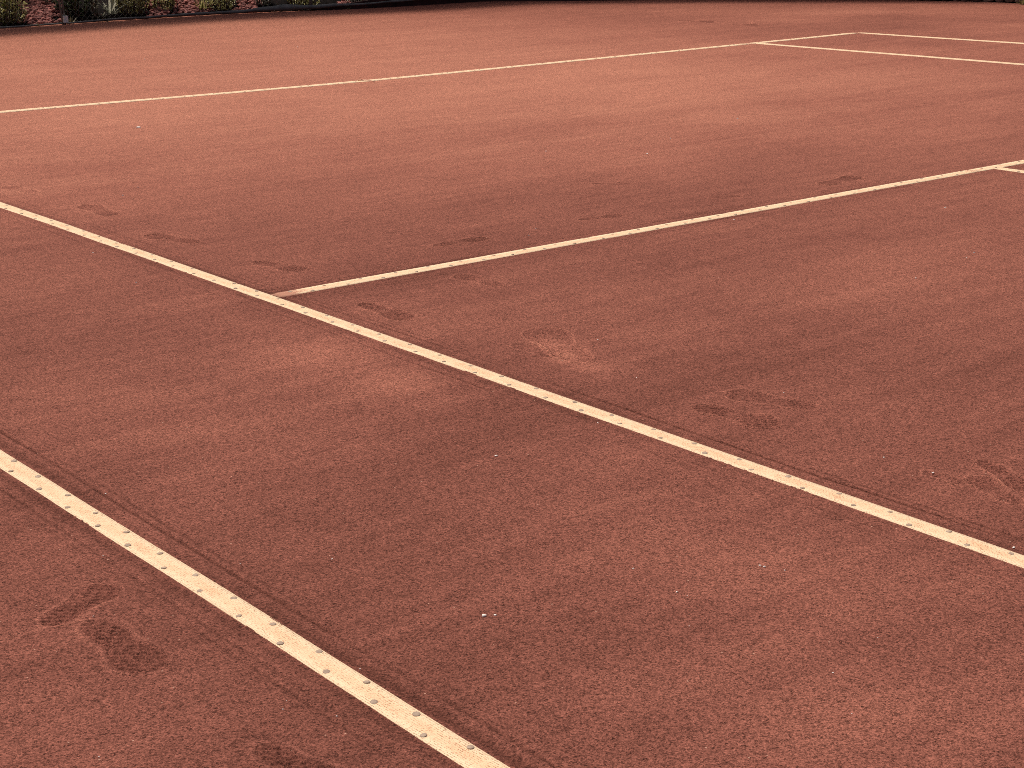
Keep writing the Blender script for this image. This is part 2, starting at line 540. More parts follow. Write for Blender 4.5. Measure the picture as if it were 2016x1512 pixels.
# dry, dusty patches and damp, dark ones: pixel centre, half extents in pixels, amount
PATCHES = [
    (630, 700, 150, 40, .26), (790, 755, 90, 36, .24), (1082, 672, 34, 14, .30), (1114, 696, 36, 15, .50), (1165, 722, 50, 12, .20), (1200, 730, 90, 25, .16),
    (1290, 650, 170, 45, .14), (1720, 540, 180, 50, .17), (1450, 250, 260, 45, .10), (1000, 320, 300, 40, .06),
    (480, 860, 400, 60, .10), (200, 760, 200, 50, .08), (1250, 930, 260, 70, .09), (1500, 1120, 220, 70, .14),
    (1650, 1400, 260, 100, .13), (1250, 1360, 300, 80, .06), (960, 640, 150, 40, .10), (1900, 230, 160, 40, .08),
    (1660, 25, 260, 6, .22), (1600, 40, 150, 5, .14), (1990, 50, 50, 4, .25), (1330, 190, 200, 30, .10), (1500, 140, 160, 22, .08),
    (1780, 40, 300, 18, -.22), (1650, 120, 220, 18, -.13), (1560, 205, 260, 18, -.10), (150, 300, 250, 35, -.16),
    (100, 560, 250, 60, -.06), (1000, 400, 240, 30, -.06), (540, 620, 260, 60, -.04), (300, 1180, 300, 120, -.10), (500, 1400, 300, 140, -.12),
    (900, 820, 200, 40, -.10), (1500, 880, 200, 40, -.08), (1350, 720, 200, 40, -.06), (760, 1010, 260, 70, -.08),
    (1850, 1000, 200, 60, -.06), (60, 1010, 120, 60, -.06), (1900, 1230, 160, 70, -.05), (1180, 1230, 200, 60, -.06), (640, 300, 250, 20, -.05),
    (1290, 360, 200, 16, -.06), (1700, 350, 220, 22, -.08), (850, 250, 260, 12, -.05),
]
PT = []
for px, py, rx, ry, am in PATCHES:
    c = at(px, py)[:2]
    e1 = (at(px + rx, py)[:2] - at(px - rx, py)[:2]) / 2
    e2 = (at(px, py + ry)[:2] - at(px, max(py - ry, -60))[:2]) / 2
    PT.append((c, np.linalg.inv(np.column_stack([e1, e2])), am))

def dust_shade(x, y):
    d = .283 + .50 * sstep(-5.2, -.6, y) * (1 - .72 * sstep(7.0, 11.0, x)) + .10 * sstep(-8.5, -4, y)
    d = d + .10 * sstep(2.0, 5.5, x) * (1 - sstep(-4, 0, y))
    for c, inv, am in PT:
        u = inv[0, 0] * (x - c[0]) + inv[0, 1] * (y - c[1])
        v = inv[1, 0] * (x - c[0]) + inv[1, 1] * (y - c[1])
        d = d + (am if am > 0 else am * .45) * np.exp(-(u * u + v * v) * .9)
    for k, name in enumerate(TAPES):   # damp clay opened up by the brush beside the tapes
        e, s_, off = tape_sd(name, x, y)
        nr = (e < .2) & (e > -.01) & (np.hypot(x - CAM[0], y - CAM[1]) < 9)
        if nr.any():
            d[nr] -= .42 * groove_mask(k, e[nr], s_[nr], np.where(off[nr] > 0, 1.0, -1.0))
    for p in PR:                       # prints darker: pressed clay plus painted tread shade; crumbs pile up at the rim
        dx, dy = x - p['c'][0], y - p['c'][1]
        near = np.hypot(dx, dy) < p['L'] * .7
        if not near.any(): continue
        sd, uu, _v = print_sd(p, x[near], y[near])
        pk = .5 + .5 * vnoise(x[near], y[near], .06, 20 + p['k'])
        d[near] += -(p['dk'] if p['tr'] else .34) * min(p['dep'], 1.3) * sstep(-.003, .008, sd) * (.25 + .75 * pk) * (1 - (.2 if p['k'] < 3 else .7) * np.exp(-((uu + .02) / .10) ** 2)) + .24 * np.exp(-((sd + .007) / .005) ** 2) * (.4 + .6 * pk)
    return d

# ------------------------------------------------------------------ ground and court mesh
def build_ground():
    v = [(-300, -300, -.06), (300, -300, -.06), (300, 300, -.06), (-300, 300, -.06)]
    o = mesh_obj('ground', v, [(0, 1, 2, 3)], M_SOIL, smooth=False)
    tag(o, 'bare brown earth around the clay court', kind='structure')

def build_court():
    CELL = 480                         # in half millimetres: 0.24 m
    U = .0005
    ex = [e[0] for e in EDGE[:11]]
    keys, dus = [], []
    quads = []
    xs = np.arange(-4.08, 15.3, .24)
    ys = np.arange(-13.2, 6.72, .24)
    poly = EDGE + [(-4.0, -13.0)]
    def inside(px, py):
        c = False
        for (x1, y1), (x2, y2) in zip(poly, poly[1:] + poly[:1]):
            if (y1 > py) != (y2 > py) and px < (x2 - x1) * (py - y1) / (y2 - y1) + x1: c = not c
        return c
    total = 0
    for x0 in xs:
        for y0 in ys:
            cx, cy = x0 + .12, y0 + .12
            if not any(inside(cx + a, cy + b) for a in (-.12, .12) for b in (-.12, .12)): continue
            u, v, w = project(cx, cy, 0)
            r = math.hypot(cx - CAM[0], cy - CAM[1])
            n = 1 if r > 3 else 2
            vis = w > .3 and -320 < u < PW + 320 and v < PH + 330
            if vis and r < 4.4: n = 60
            elif vis and r < 7.8: n = 30
            for tn in ('near_doubles', 'near_singles'):
                if vis and r < 5.6 and tape_sd(tn, np.array([cx]), np.array([cy]))[0][0] < .14: n = 96
            for p in PR:
                if math.hypot(cx - p['c'][0], cy - p['c'][1]) < p['L'] * .62 + .17 and vis:
                    n = max(n, 96 if r < 5.2 else 60 if r < 8 else 30)
            ix, iy = int(round(x0 / U)), int(round(y0 / U))
            st = CELL // n
            gx, gy = np.meshgrid(ix + np.arange(n + 1) * st, iy + np.arange(n + 1) * st)
            keys.append(((gx.ravel() + 100000).astype(np.int64) << 24) | (gy.ravel() + 100000))
            idx = np.arange((n + 1) * (n + 1)).reshape(n + 1, n + 1) + total
            quads.append(np.stack([idx[:-1, :-1], idx[:-1, 1:], idx[1:, 1:], idx[1:, :-1]], -1).reshape(-1, 4))
            total += (n + 1) ** 2
    keys = np.concatenate(keys)
    quads = np.concatenate(quads)
    uk, inv = np.unique(keys, return_inverse=True)
    quads = inv[quads]
    X = ((uk >> 24) - 100000) * U
    Y = ((uk & 0xffffff) - 100000) * U
    # pull the rim of the court onto its outline
    D = np.zeros(len(X))
    dist = np.hypot(X - CAM[0], Y - CAM[1])
    fine = np.zeros(len(X), bool)
    pu, pv, pw = project(X, Y, 0 * X)
    sel = (pw > .2) & (pu > -450) & (pu < PW + 450) & (pv < PH + 450) & ((dist < 8.1))
    for p in PR:
        sel |= np.hypot(X - p['c'][0], Y - p['c'][1]) < p['L'] * .75
    for i in range(0, len(X), 200000):
        s = slice(i, i + 200000)
        mk = sel[s]
        if mk.any():
            t = D[s]
            t[mk] = detail(X[s][mk], Y[s][mk])
            D[s] = t
    # beyond the fine zone, keep the sheet safely below the tapes
    Z = base_z(X, Y) + D
    me = bpy.data.meshes.new('clay_court')
    co = np.stack([X, Y, Z], -1).astype(np.float32)
    me.vertices.add(len(co))
    me.vertices.foreach_set('co', co.ravel())
    nq = len(quads)
    me.loops.add(nq * 4)
    me.loops.foreach_set('vertex_index', quads.astype(np.int32).ravel())
    me.polygons.add(nq)
    me.polygons.foreach_set('loop_start', np.arange(0, nq * 4, 4, dtype=np.int32))
    me.polygons.foreach_set('loop_total', np.full(nq, 4, np.int32))
    me.polygons.foreach_set('use_smooth', np.ones(nq, bool))
    me.update(calc_edges=True)
    a = me.attributes.new('dust_shade', 'FLOAT', 'POINT')
    a.data.foreach_set('value', dust_shade(X, Y).astype(np.float32))
    me.materials.append(M_CLAY)
    o = bpy.data.objects.new('clay_court', me)
    C.objects.link(o)
    tag(o, 'red clay tennis court surface with footprints and brush marks', kind='structure')
    print('COURT quads', nq, 'prints', PRINT_LENGTHS)

build_ground()
build_court()

# ------------------------------------------------------------------ tapes and nails
def nail_mesh():
    n, r = 12, .0067
    v, f = [], []
    for rr, z in ((r, -.006), (r, .0004), (r * .93, .0009), (r * .5, .0011)):
        for k in range(n):
            w = 2 * math.pi * k / n
            v.append((rr * math.cos(w), rr * math.sin(w), z))
    for i in range(3):
        for k in range(n):
            f.append((i * n + k, i * n + (k + 1) % n, (i + 1) * n + (k + 1) % n, (i + 1) * n + k))
    f.append(tuple(3 * n + k for k in range(n)))
    me = bpy.data.meshes.new('nail')
    me.from_pydata(v, [], f)
    me.polygons.foreach_set('use_smooth', [True] * len(me.polygons))
    me.materials.append(M_NAIL)
    return me
NAIL = nail_mesh()

def tape_surface(s, o):
    return TAPE_TOP

def build_tape(key, label, smears=()):
    tp = TAPES[key]
    step = .03 if key in ('near_doubles', 'near_singles', 'service') else .12
    n = int((tp['b'] - tp['a']) / step) + 1
    S = np.linspace(tp['a'], tp['b'], n)
    HALF = tp['h']
    prof = [(-HALF, -.006), (-HALF, 0), (-HALF + .0008, TAPE_TOP - .0004), (-.012, TAPE_TOP), (0, TAPE_TOP), (.012, TAPE_TOP),
            (HALF - .0008, TAPE_TOP - .0004), (HALF, 0), (HALF, -.006)]
    m_ = len(prof)
    verts, uvs, smv = [], [], []
    seed = list(TAPES).index(key)
    cs = tp['c'](S)
    lat = .0014 * vnoise(S, S * 0 + seed, .55, 70) + .0006 * vnoise(S, S * 0 + seed, .17, 71)
    lift = .0008 * vnoise(S, S * 0 + seed, .24, 72)
    for i, s in enumerate(S):
        for o, h in prof:
            oo = cs[i] + o + lat[i]
            x, y = (oo, s) if tp['ax'] == 'y' else (s, oo)
            z = float(base_z(x, y)) + h + (lift[i] * (1 - .5 * abs(o) / HALF) if h > .001 else 0)
            verts.append((x, y, z))
            uvs.append((s, o))
            sm = 0.0
            for c0, wd, am in smears:
                sm += am * math.exp(-((s - c0) / wd) ** 2)
            smv.append(sm)
    faces = []
    for i in range(n - 1):
        for k in range(m_ - 1):
            q = (i * m_ + k, i * m_ + k + 1, (i + 1) * m_ + k + 1, (i + 1) * m_ + k)
            faces.append(q if tp['ax'] == 'x' else q[::-1])
    faces.append(tuple(range(m_)))
    faces.append(tuple((n - 1) * m_ + k for k in range(m_ - 1, -1, -1)))
    root = empty('court_line', (float(tp['c'](S[n // 2])), S[n // 2], 0) if tp['ax'] == 'y' else (S[n // 2], float(tp['c'](S[n // 2])), 0))
    root.location.z = 0
    off = np.array(root.location)
    o = mesh_obj('tape', np.array(verts) - off, faces, M_TAPE, root, True)
    me = o.data
    uvl = me.uv_layers.new(name='UVMap')
    vi = np.empty(len(me.loops), np.int32)
    me.loops.foreach_get('vertex_index', vi)
    uvl.data.foreach_set('uv', np.array(uvs, np.float32)[vi].ravel())
    at_ = me.attributes.new('smear', 'FLOAT', 'POINT')
    at_.data.foreach_set('value', np.array(smv, np.float32))
    tag(root, label, 'court line')
    root['_lat'] = 0
    del root['_lat']
    return root

def nails(root, key, start, step, offs, lo, hi, skip=0.0):
    """two staggered rows; start = (upper row phase, lower row phase)"""
    tp = TAPES[key]
    off = np.array(root.location)
    for row, (s0, o) in enumerate(zip(start, offs)):
        k0 = math.ceil((lo - s0) / step)
        k1 = math.floor((hi - s0) / step)
        for k in range(k0, k1 + 1):
            s = s0 + k * step + random.uniform(-.007, .007)
            if random.random() < skip: continue
            oo = float(tp['c'](np.array(s))) + o + random.uniform(-.0018, .0018)
            x, y = (oo, s) if tp['ax'] == 'y' else (s, oo)
            nl = bpy.data.objects.new('nail', NAIL)
            C.objects.link(nl)
            nl.parent = root
            nl.location = (x - off[0], y - off[1], float(base_z(x, y)) + TAPE_TOP + random.uniform(-.0001, .0007) - off[2])
            nl.rotation_euler = (random.uniform(-.16, .16), random.uniform(-.16, .16), random.uniform(0, 6))
            sc = random.uniform(.92, 1.1)
            nl.scale = (sc, sc, sc)

t1 = build_tape('near_doubles', 'cream court line nailed down nearest the camera, crossing the lower left corner', ((-7.75, .18, .10), (-6.95, .1, .12)))
nails(t1, 'near_doubles', (-6.602, -6.678), .1562, (.017, -.0165), -9.9, -5.0)
t2 = build_tape('near_singles', 'long cream court line running down the middle, with the service line ending on it', ((-6.85, .10, .16),))
nails(t2, 'near_singles', (-3.209, -3.283), .1568, (.0165, -.0155), -9.9, -2.2, .01)
t3 = build_tape('service', 'cream service line rising to the right from the middle line, its end smeared with clay', ((1.45, .07, .6), (1.5, .20, .25), (5.33, .06, .5), (5.6, .05, .15)))
nails(t3, 'service', (2.557, 2.626), .1508, (.0165, -.0205), 1.47, 6.6)
t4 = build_tape('baseline', 'thin far baseline crossing the whole court below the back fence', ((9.45, .10, .7), (10.95, .12, .8), (9.8, .05, .3)))
nails(t4, 'baseline', (2.5, 2.575), .155, (.0165, -.0165), 2.3, 10.9)
t5 = build_tape('far_singles', 'far sideline branching right off the baseline, lower of the two at upper right', ((-.1, .05, .3),))
t6 = build_tape('far_doubles', 'farthest sideline starting at the baseline corner, uppermost line at the right edge', ((-.06, .10, .7), (-.55, .12, .35)))
t7 = build_tape('centre_service', 'short visible stub of the centre line meeting the service line at the right edge', ((-5.56, .03, .3),))
nails(t7, 'centre_service', (-5.60, -5.675), .156, (.0165, -.0165), -6.8, -5.55)

# a torn sliver of tape curling off the baseline
p = at(712, 160.5)
mb = MB()
vs = []
for i in range(9):
    t = i / 8
    q = at(704 + 34 * t, 160.3 + 2.6 * math.sin(t * 2.2))
    zz = float(base_z(q[0], q[1])) + .004 + .012 * math.sin(t * 3.1)
    vs += [(q[0] - p[0], q[1] - .012 * (1 - t * .6) - p[1], zz), (q[0] - p[0], q[1] + .012 * (1 - t * .6) - p[1], zz + .004),
           (q[0] - p[0], q[1] + .012 * (1 - t * .6) - p[1], zz + .006), (q[0] - p[0], q[1] - .012 * (1 - t * .6) - p[1], zz + .002)]
fs = []
for i in range(8):
    for k in range(4):
        fs.append((i * 4 + k, i * 4 + (k + 1) % 4, i * 4 + 4 + (k + 1) % 4, i * 4 + 4 + k))
fs += [(3, 2, 1, 0), (32, 33, 34, 35)]
M_FLAP = plain('pinkish_tape', (.70, .40, .28), .6, .25, 60)
o = mesh_obj('tape_sliver', vs, fs, M_FLAP, loc=(p[0], p[1], 0))
tag(o, 'pinkish torn sliver of tape lying against the far baseline', 'tape scrap')

# ------------------------------------------------------------------ pale stone chips
def ico():
    t = (1 + 5 ** .5) / 2
    v = np.array([(-1, t, 0), (1, t, 0), (-1, -t, 0), (1, -t, 0), (0, -1, t), (0, 1, t), (0, -1, -t), (0, 1, -t), (t, 0, -1), (t, 0, 1), (-t, 0, -1), (-t, 0, 1)])
    v = v / np.linalg.norm(v[0])
    f = [(0, 11, 5), (0, 5, 1), (0, 1, 7), (0, 7, 10), (0, 10, 11), (1, 5, 9), (5, 11, 4), (11, 10, 2), (10, 7, 6), (7, 1, 8),
         (3, 9, 4), (3, 4, 2), (3, 2, 6), (3, 6, 8), (3, 8, 9), (4, 9, 5), (2, 4, 11), (6, 2, 10), (8, 6, 7), (9, 8, 1)]
    return v, f
ICO_V, ICO_F = ico()

def ico2():
    v = [tuple(q) for q in ICO_V]
    f, mid = [], {}
    def md(a, b):
        k = (min(a, b), max(a, b))
        if k not in mid:
            q = np.array(v[a]) + np.array(v[b]); q = q / np.linalg.norm(q)
            v.append(tuple(q)); mid[k] = len(v) - 1
        return mid[k]
    for a, b, c in ICO_F:
        ab, bc, ca = md(a, b), md(b, c), md(c, a)
        f += [(a, ab, ca), (b, bc, ab), (c, ca, bc), (ab, bc, ca)]
    return np.array(v), f
ICO2_V, ICO2_F = ico2()

CHIPS = [
    (953, 1213, 10, 'largest white stone chip on the bare clay right of the nearest court line'),
    (975, 1211, 6, 'smaller pale chip just right of the largest white stone chip'),
    (228, 1243, 5, 'white stone chip lying inside the footprint at lower left'),
    (1496, 1114, 6, 'left one of two white chips touching each other at lower right'),
    (1505, 1116, 6, 'right one of two white chips touching each other at lower right'),
    (1996, 1077, 6, 'white chip beside the middle court line at the right edge'),
    (1837, 931, 5, 'white chip lying in the footprints near the right edge'),
    (273, 252, 7, 'elongated pale chip on the clay in front of the far baseline, at left'),
    (977, 898, 6, 'white chip on the clay just below the bend of the middle court line'),
]
CHIPS += [(x, y, s, None) for x, y, s in [
    (184, 1214, 3), (1545, 1123, 4), (1247, 1120, 5), (1332, 1166, 4), (1353, 1174, 3), (1640, 1325, 5), (1677, 1405, 3), (654, 1101, 4),
    (473, 1110, 3), (709, 1317, 4), (557, 1397, 4), (195, 1491, 4), (663, 1410, 4), (208, 972, 4), (203, 1094, 3), (1452, 234, 4),
    (1320, 273, 4), (1274, 303, 4), (1075, 298, 3), (242, 385, 4), (272, 369, 3), (183, 498, 3), (268, 557, 4), (1041, 464, 4),
    (1055, 450, 3), (1445, 433, 4), (1918, 498, 5), (1903, 508, 3), (1861, 409, 4), (1803, 548, 4), (1177, 669, 4), (1177, 832, 4),
    (1740, 901, 4), (1543, 773, 3), (1253, 744, 3), (1357, 1233, 3), (1728, 1256, 3), (564, 1380, 3), (285, 117, 3), (586, 93, 3)]]
ORD = ['lowest', 'second lowest', 'third lowest', 'fourth lowest', 'fifth lowest', 'sixth lowest', 'seventh lowest', 'eighth lowest', 'ninth lowest',
       'tenth lowest', 'eleventh lowest', 'twelfth lowest', 'thirteenth lowest', 'fourteenth lowest', 'fifteenth lowest', 'sixteenth lowest']
ZONES = ['left of the nearest court line', 'between the nearest and the middle court line', 'right of the middle line, below the service line',
         'between the service line and the far baseline', 'beyond the far baseline']
def zone(px, py):
    q = at(px, py)
    if q[1] > 0: return 4
    if q[0] < 0: return 0
    if q[0] < 1.4: return 1
    return 2 if q[1] < -5.5 else 3
zone_rank = {}
for px, py, s, lab in sorted(CHIPS, key=lambda c: -c[1]):
    if lab is None: zone_rank.setdefault(zone(px, py), []).append((px, py))
for i, (px, py, s, lab) in enumerate(CHIPS):
    q = at(px, py)
    r = float(np.linalg.norm(q - CAM)) / FPX * s * .45
    rs = np.random.default_rng(100 + i)
    v = (ICO2_V if lab else ICO_V) * (1 + .22 * rs.standard_normal((len(ICO2_V if lab else ICO_V), 1)) * .6)
    v = v * np.array([r * 1.1, r * rs.uniform(.7, .95), r * .65])
    if lab and 'elongated' in lab: v[:, 0] *= 1.3
    a = rs.uniform(-.5, .5) - YAW
    R = np.array([[math.cos(a), -math.sin(a), 0], [math.sin(a), math.cos(a), 0], [0, 0, 1]])
    v = v @ R.T
    o = mesh_obj('stone_chip', v, ICO2_F if lab else ICO_F, M_CHIP, smooth=bool(lab))
    dz = float(detail(np.array([q[0]]), np.array([q[1]]))[0]) if np.hypot(q[0] - CAM[0], q[1] - CAM[1]) < 7.8 else 0
    o.location = (q[0], q[1], q[2] + dz + r * .3)
    if lab is None:
        zn = zone(px, py)
        lab = '%s of the tiny pale chips %s' % (ORD[zone_rank[zn].index((px, py))], ZONES[zn])
    tag(o, lab, 'stone chip', 'stone chips scattered on the clay')

# ------------------------------------------------------------------ behind the court
def poly_pts(poly, step):
    out = []
    for (x1, y1), (x2, y2) in zip(poly[:-1], poly[1:]):
        n = max(1, int(math.hypot(x2 - x1, y2 - y1) / step))
        out += [(x1 + (x2 - x1) * k / n, y1 + (y2 - y1) * k / n) for k in range(n)]
    return out + [poly[-1]]

def offset_poly(poly, d):
    """push outwards (to the left of the walking direction)"""
    out = []
    for i, (x, y) in enumerate(poly):
        a = poly[max(i - 1, 0)]; b = poly[min(i + 1, len(poly) - 1)]
        t = np.array([b[0] - a[0], b[1] - a[1]]); t = t / np.linalg.norm(t)
        out.append((x - t[1] * d, y + t[0] * d))
    return out

# planting bank: rises behind the fence
bank = offset_poly(EDGE, .07)
P = poly_pts(bank, .3)
rows = [(0, -.06), (.02, -.005), (.35, .12), (.8, .29), (1.5, .60), (2.6, .9), (6, 1.0)]
vs, fs = [], []
for d, z in rows:
    for x, y in offset_poly(P, d):
        vs.append((x, y, z + (.03 * float(vnoise(np.array([x]), np.array([y]), .4, 5)[0]) if z > .05 else 0)))
n = len(P)
for i in range(len(rows) - 1):
    for k in range(n - 1):
        fs.append((i * n + k, i * n + k + 1, (i + 1) * n + k + 1, (i + 1) * n + k))
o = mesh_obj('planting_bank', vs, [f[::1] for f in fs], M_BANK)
tag(o, 'dark sloping soil bank rising behind the court fence', kind='structure')

def bank_z(d):
    return np.interp(d, [r[0] for r in rows], [r[1] for r in rows])

# lava rock mulch
rv, rf, rt = [], [], []
nrock = 0
for i in range(1900):
    c0, w0 = random.choice([(80, 34), (80, 34), (80, 34), (372, 36), (372, 36), (480, 20), (650, 18), (312, 20), (-120, 60), (800, 40)])
    d = random.uniform(.02, .75)
    x = float(at_y(c0 + random.gauss(0, w0 * .55), 30, 6.7 + d)[0])
    yb = float(np.interp(x, [e[0] for e in bank[:9]], [e[1] for e in bank[:9]]))
    r = random.uniform(.014, .036)
    v = ICO_V * (1 + .35 * (RNG.random((12, 1)) - .5)) * np.array([r * random.uniform(.8, 1.4), r * random.uniform(.8, 1.2), r * random.uniform(.5, .9)])
    a, b = random.uniform(0, 6.28), random.uniform(-.5, .5)
    Rz = np.array([[math.cos(a), -math.sin(a), 0], [math.sin(a), math.cos(a), 0], [0, 0, 1]])
    Rx = np.array([[1, 0, 0], [0, math.cos(b), -math.sin(b)], [0, math.sin(b), math.cos(b)]])
    v = v @ Rz.T @ Rx.T + np.array([x, yb + d, float(bank_z(d)) + r * .5 + random.uniform(0, .012)])
    rv.append(v); rf += [tuple(q + 12 * nrock for q in f) for f in ICO_F]
    rt += [random.random() ** 1.1] * 12
    nrock += 1
o = mesh_obj('lava_rock_mulch', np.concatenate(rv), rf, M_ROCK, smooth=False)
at_ = o.data.attributes.new('tone', 'FLOAT', 'POINT')
at_.data.foreach_set('value', np.array(rt, np.float32))
tag(o, 'red brown lava rock mulch covering the bank behind the fence', 'rock mulch', kind='stuff')

# ---- fence
FENCE = offset_poly(EDGE, .045)
fence = empty('chain_link_fence', (6.05, 6.66, 0))
tag(fence, 'dark wire mesh fence with grey posts along the back of the court', 'fence')
fo = np.array([6.05, 6.66, 0])
FX, FY = [e[0] for e in FENCE[:9]], [e[1] for e in FENCE[:9]]
fy = lambda x: float(np.interp(x, FX, FY))
mb = MB()
pitch = .064
TOP = 2.4
for i in range(int(8.2 / (pitch / 2))):
    pts = []
    for k in range(int(TOP / (pitch / 2)) + 1):
        xx = 3.0 + i * pitch / 2 + (pitch / 2 if (k + i) % 2 else 0) + random.uniform(-.003, .003)
        pts.append((xx - fo[0], fy(xx) - fo[1] + (.0016 if (k + i) % 2 else -.0016), .012 + k * pitch / 2))
    mb.tube(pts, .0016, 3, False)
w = mb.build('wire_mesh', M_WIRE, fence)
tag(w, 'thin dark wire mesh', kind='stuff')
def rel(p): return (p[0] - fo[0], p[1] - fo[1], p[2] - fo[2])
# leaning twin post with a white sleeve
pb = np.array([6.08, fy(6.08) - .03, 0.0])
for dx, tx in ((-.018, -.24), (.020, -.17)):
    mb = MB()
    mb.tube([rel(pb + np.array([dx * .6, 0, -.02])), rel(pb + np.array([dx * .8 + tx * .2, .0, .5])), rel(pb + np.array([dx + tx * .55, .01, 2.42]))], .011, 10)
    mb.build('post', M_POST, fence)
mb = MB()
mb.box(*rel(pb + np.array([.008, -.012, .055])), .050, .046, .068)
sl = mb.build('post_sleeve', M_WHITE, fence, False)
tag(sl, 'white sleeve at the foot of the post')
for xx in (3.2, 9.0, 11.2):
    mb = MB()
    mb.tube([rel((xx, fy(xx) + .03, -.02)), rel((xx, fy(xx) + .03, 2.42))], .021, 12)
    mb.build('post', M_POST, fence)
mb = MB()
pts = [(xx, fy(xx) + .0, 2.42) for xx in np.linspace(3.0, 11.2, 20)]
mb.tube([rel(q) for q in pts], .019, 10)
mb.build('top_rail', M_POST, fence)
# bottom pipe on the left
mb = MB()
pts = []
for xx in np.linspace(3.0, 6.9, 40):
    zz = .014 + .006 * float(vnoise(np.array([xx]), np.array([0.]), .5, 8)[0])
    pts.append(rel((xx, fy(xx) - .035, zz)))
mb.tube(pts, .0085, 8)
mb.build('bottom_pipe', M_PIPE, fence)

# windscreen fabric hung on the fence, its sagging hem
scr = empty('windscreen', (9.0, 6.4, 0))
so = np.array([9.0, 6.4, 0])
tag(scr, 'grey windscreen fabric on the fence with a loose roll sagging along its foot', 'windscreen')
HEMX = [6.0, 6.7, 7.4, 7.9, 8.2, 8.45, 8.65, 8.85, 9.1, 9.4, 9.7, 10.2, 11.2]
HEMZ = [.016, .022, .024, .028, .030, .040, .052, .046, .048, .054, .060, .072, .10]
HEMR = [.007, .009, .011, .016, .020, .026, .034, .026, .020, .014, .012, .012, .012]
pts, rad = [], []
for xx in np.linspace(6.1, 11.2, 120):
    j = np.array([xx]); z0 = np.array([0.])
    pts.append((xx - so[0], fy(xx) - .05 - so[1] + .01 * float(vnoise(j, z0, .3, 12)[0]), float(np.interp(xx, HEMX, HEMZ)) + .004 * float(vnoise(j, z0, .22, 13)[0])))
    rad.append(float(np.interp(xx, HEMX, HEMR)) * (1 + .18 * float(vnoise(j, z0, .12, 14)[0])))
mb = MB(); mb.tube(pts, rad, 9); mb.build('rolled_hem', M_PIPE, scr)
# upper roll, tied along the fence and sloping down to the right
pts, rad = [], []
for xx in np.linspace(3.0, 8.6, 110):
    j = np.array([xx]); z0 = np.array([3.])
    zb = float(np.interp(xx, [3.0, 5.36, 6.1, 7.4, 8.6], [.50, .350, .296, .222, .19]))
    pts.append((xx - so[0], fy(xx) + .055 - so[1], zb + .004 * float(vnoise(j, z0, .3, 15)[0])))
    rad.append(.016 * (1 + .2 * float(vnoise(j, z0, .15, 16)[0])))
mb = MB(); mb.tube(pts, rad, 9); mb.build('upper_roll', M_PIPE, scr)

# unseen fabric above the roll, added to shade the back strip of court
line = poly_pts(offset_poly(EDGE, .085), .12)
vs, fs = [], []
for x, y in line:
    wv = .008 * math.sin(x * 9) + .006 * math.sin(x * 23 + y * 5)
    zb = float(np.interp(x, [3.0, 5.36, 6.1, 7.4, 8.6], [.515, .365, .311, .237, .205])) + .004 * math.sin(x * 5)
    zl = [zb, .7, 1.5, 2.38]
    for z in zl: vs.append((x - so[0], y - so[1] + wv, z))
    for z in reversed(zl): vs.append((x - so[0], y - so[1] + wv + .004, z))
k8 = 8
for i in range(len(line) - 1):
    for k in range(k8):
        fs.append((i * k8 + k, (i + 1) * k8 + k, (i + 1) * k8 + (k + 1) % k8, i * k8 + (k + 1) % k8))
mesh_obj('screen_shade_panel', vs, fs, M_ADDED_SCREEN, scr)

# dark strip painted for the shaded gap under the hem, back right and cut corner
bl = poly_pts([e for e in offset_poly(EDGE, .03)[5:12]], .12)
vs, fs = [], []
b0 = bl[0]
for x, y in bl:
    bh = float(np.interp(x, [8.9, 9.2, 10.2], [.004, .05, .14]))
    vs += [(x - b0[0], y - b0[1], -.05), (x - b0[0], y - b0[1], bh), (x - b0[0] + .01, y - b0[1] + .03, bh), (x - b0[0] + .01, y - b0[1] + .03, -.05)]
for i in range(len(bl) - 1):
    for k in range(4):
        fs.append((i * 4 + k, (i + 1) * 4 + k, (i + 1) * 4 + (k + 1) % 4, i * 4 + (k + 1) % 4))
o = mesh_obj('hem_gap_shade', vs, fs, M_GAP_SHADE, smooth=False, loc=(b0[0], b0[1], 0))
tag(o, 'low dark maroon strip standing for shade under the hem along the right back edge', 'board')  # no real board: the strip stands in for shade under the hem

# ---- plants
def leaf_faces(c, d, up, L, W):
    """a spoon shaped folded leaf: base, two shoulders, tip"""
    d = d / np.linalg.norm(d)
    s = np.cross(d, up); s = s / (np.linalg.norm(s) + 1e-9)
    nrm = np.cross(s, d)
    v = [c, c + d * L * .45 + s * W * .42 + nrm * W * .12, c + d * L * .85 + s * W * .34 + nrm * W * .05, c + d * L,
         c + d * L * .85 - s * W * .34 + nrm * W * .05, c + d * L * .45 - s * W * .42 + nrm * W * .12, c + d * L * .55 - nrm * W * .05]
    f = [(0, 1, 6), (1, 2, 6), (2, 3, 6), (3, 4, 6), (4, 5, 6), (5, 0, 6)]
    return v, f

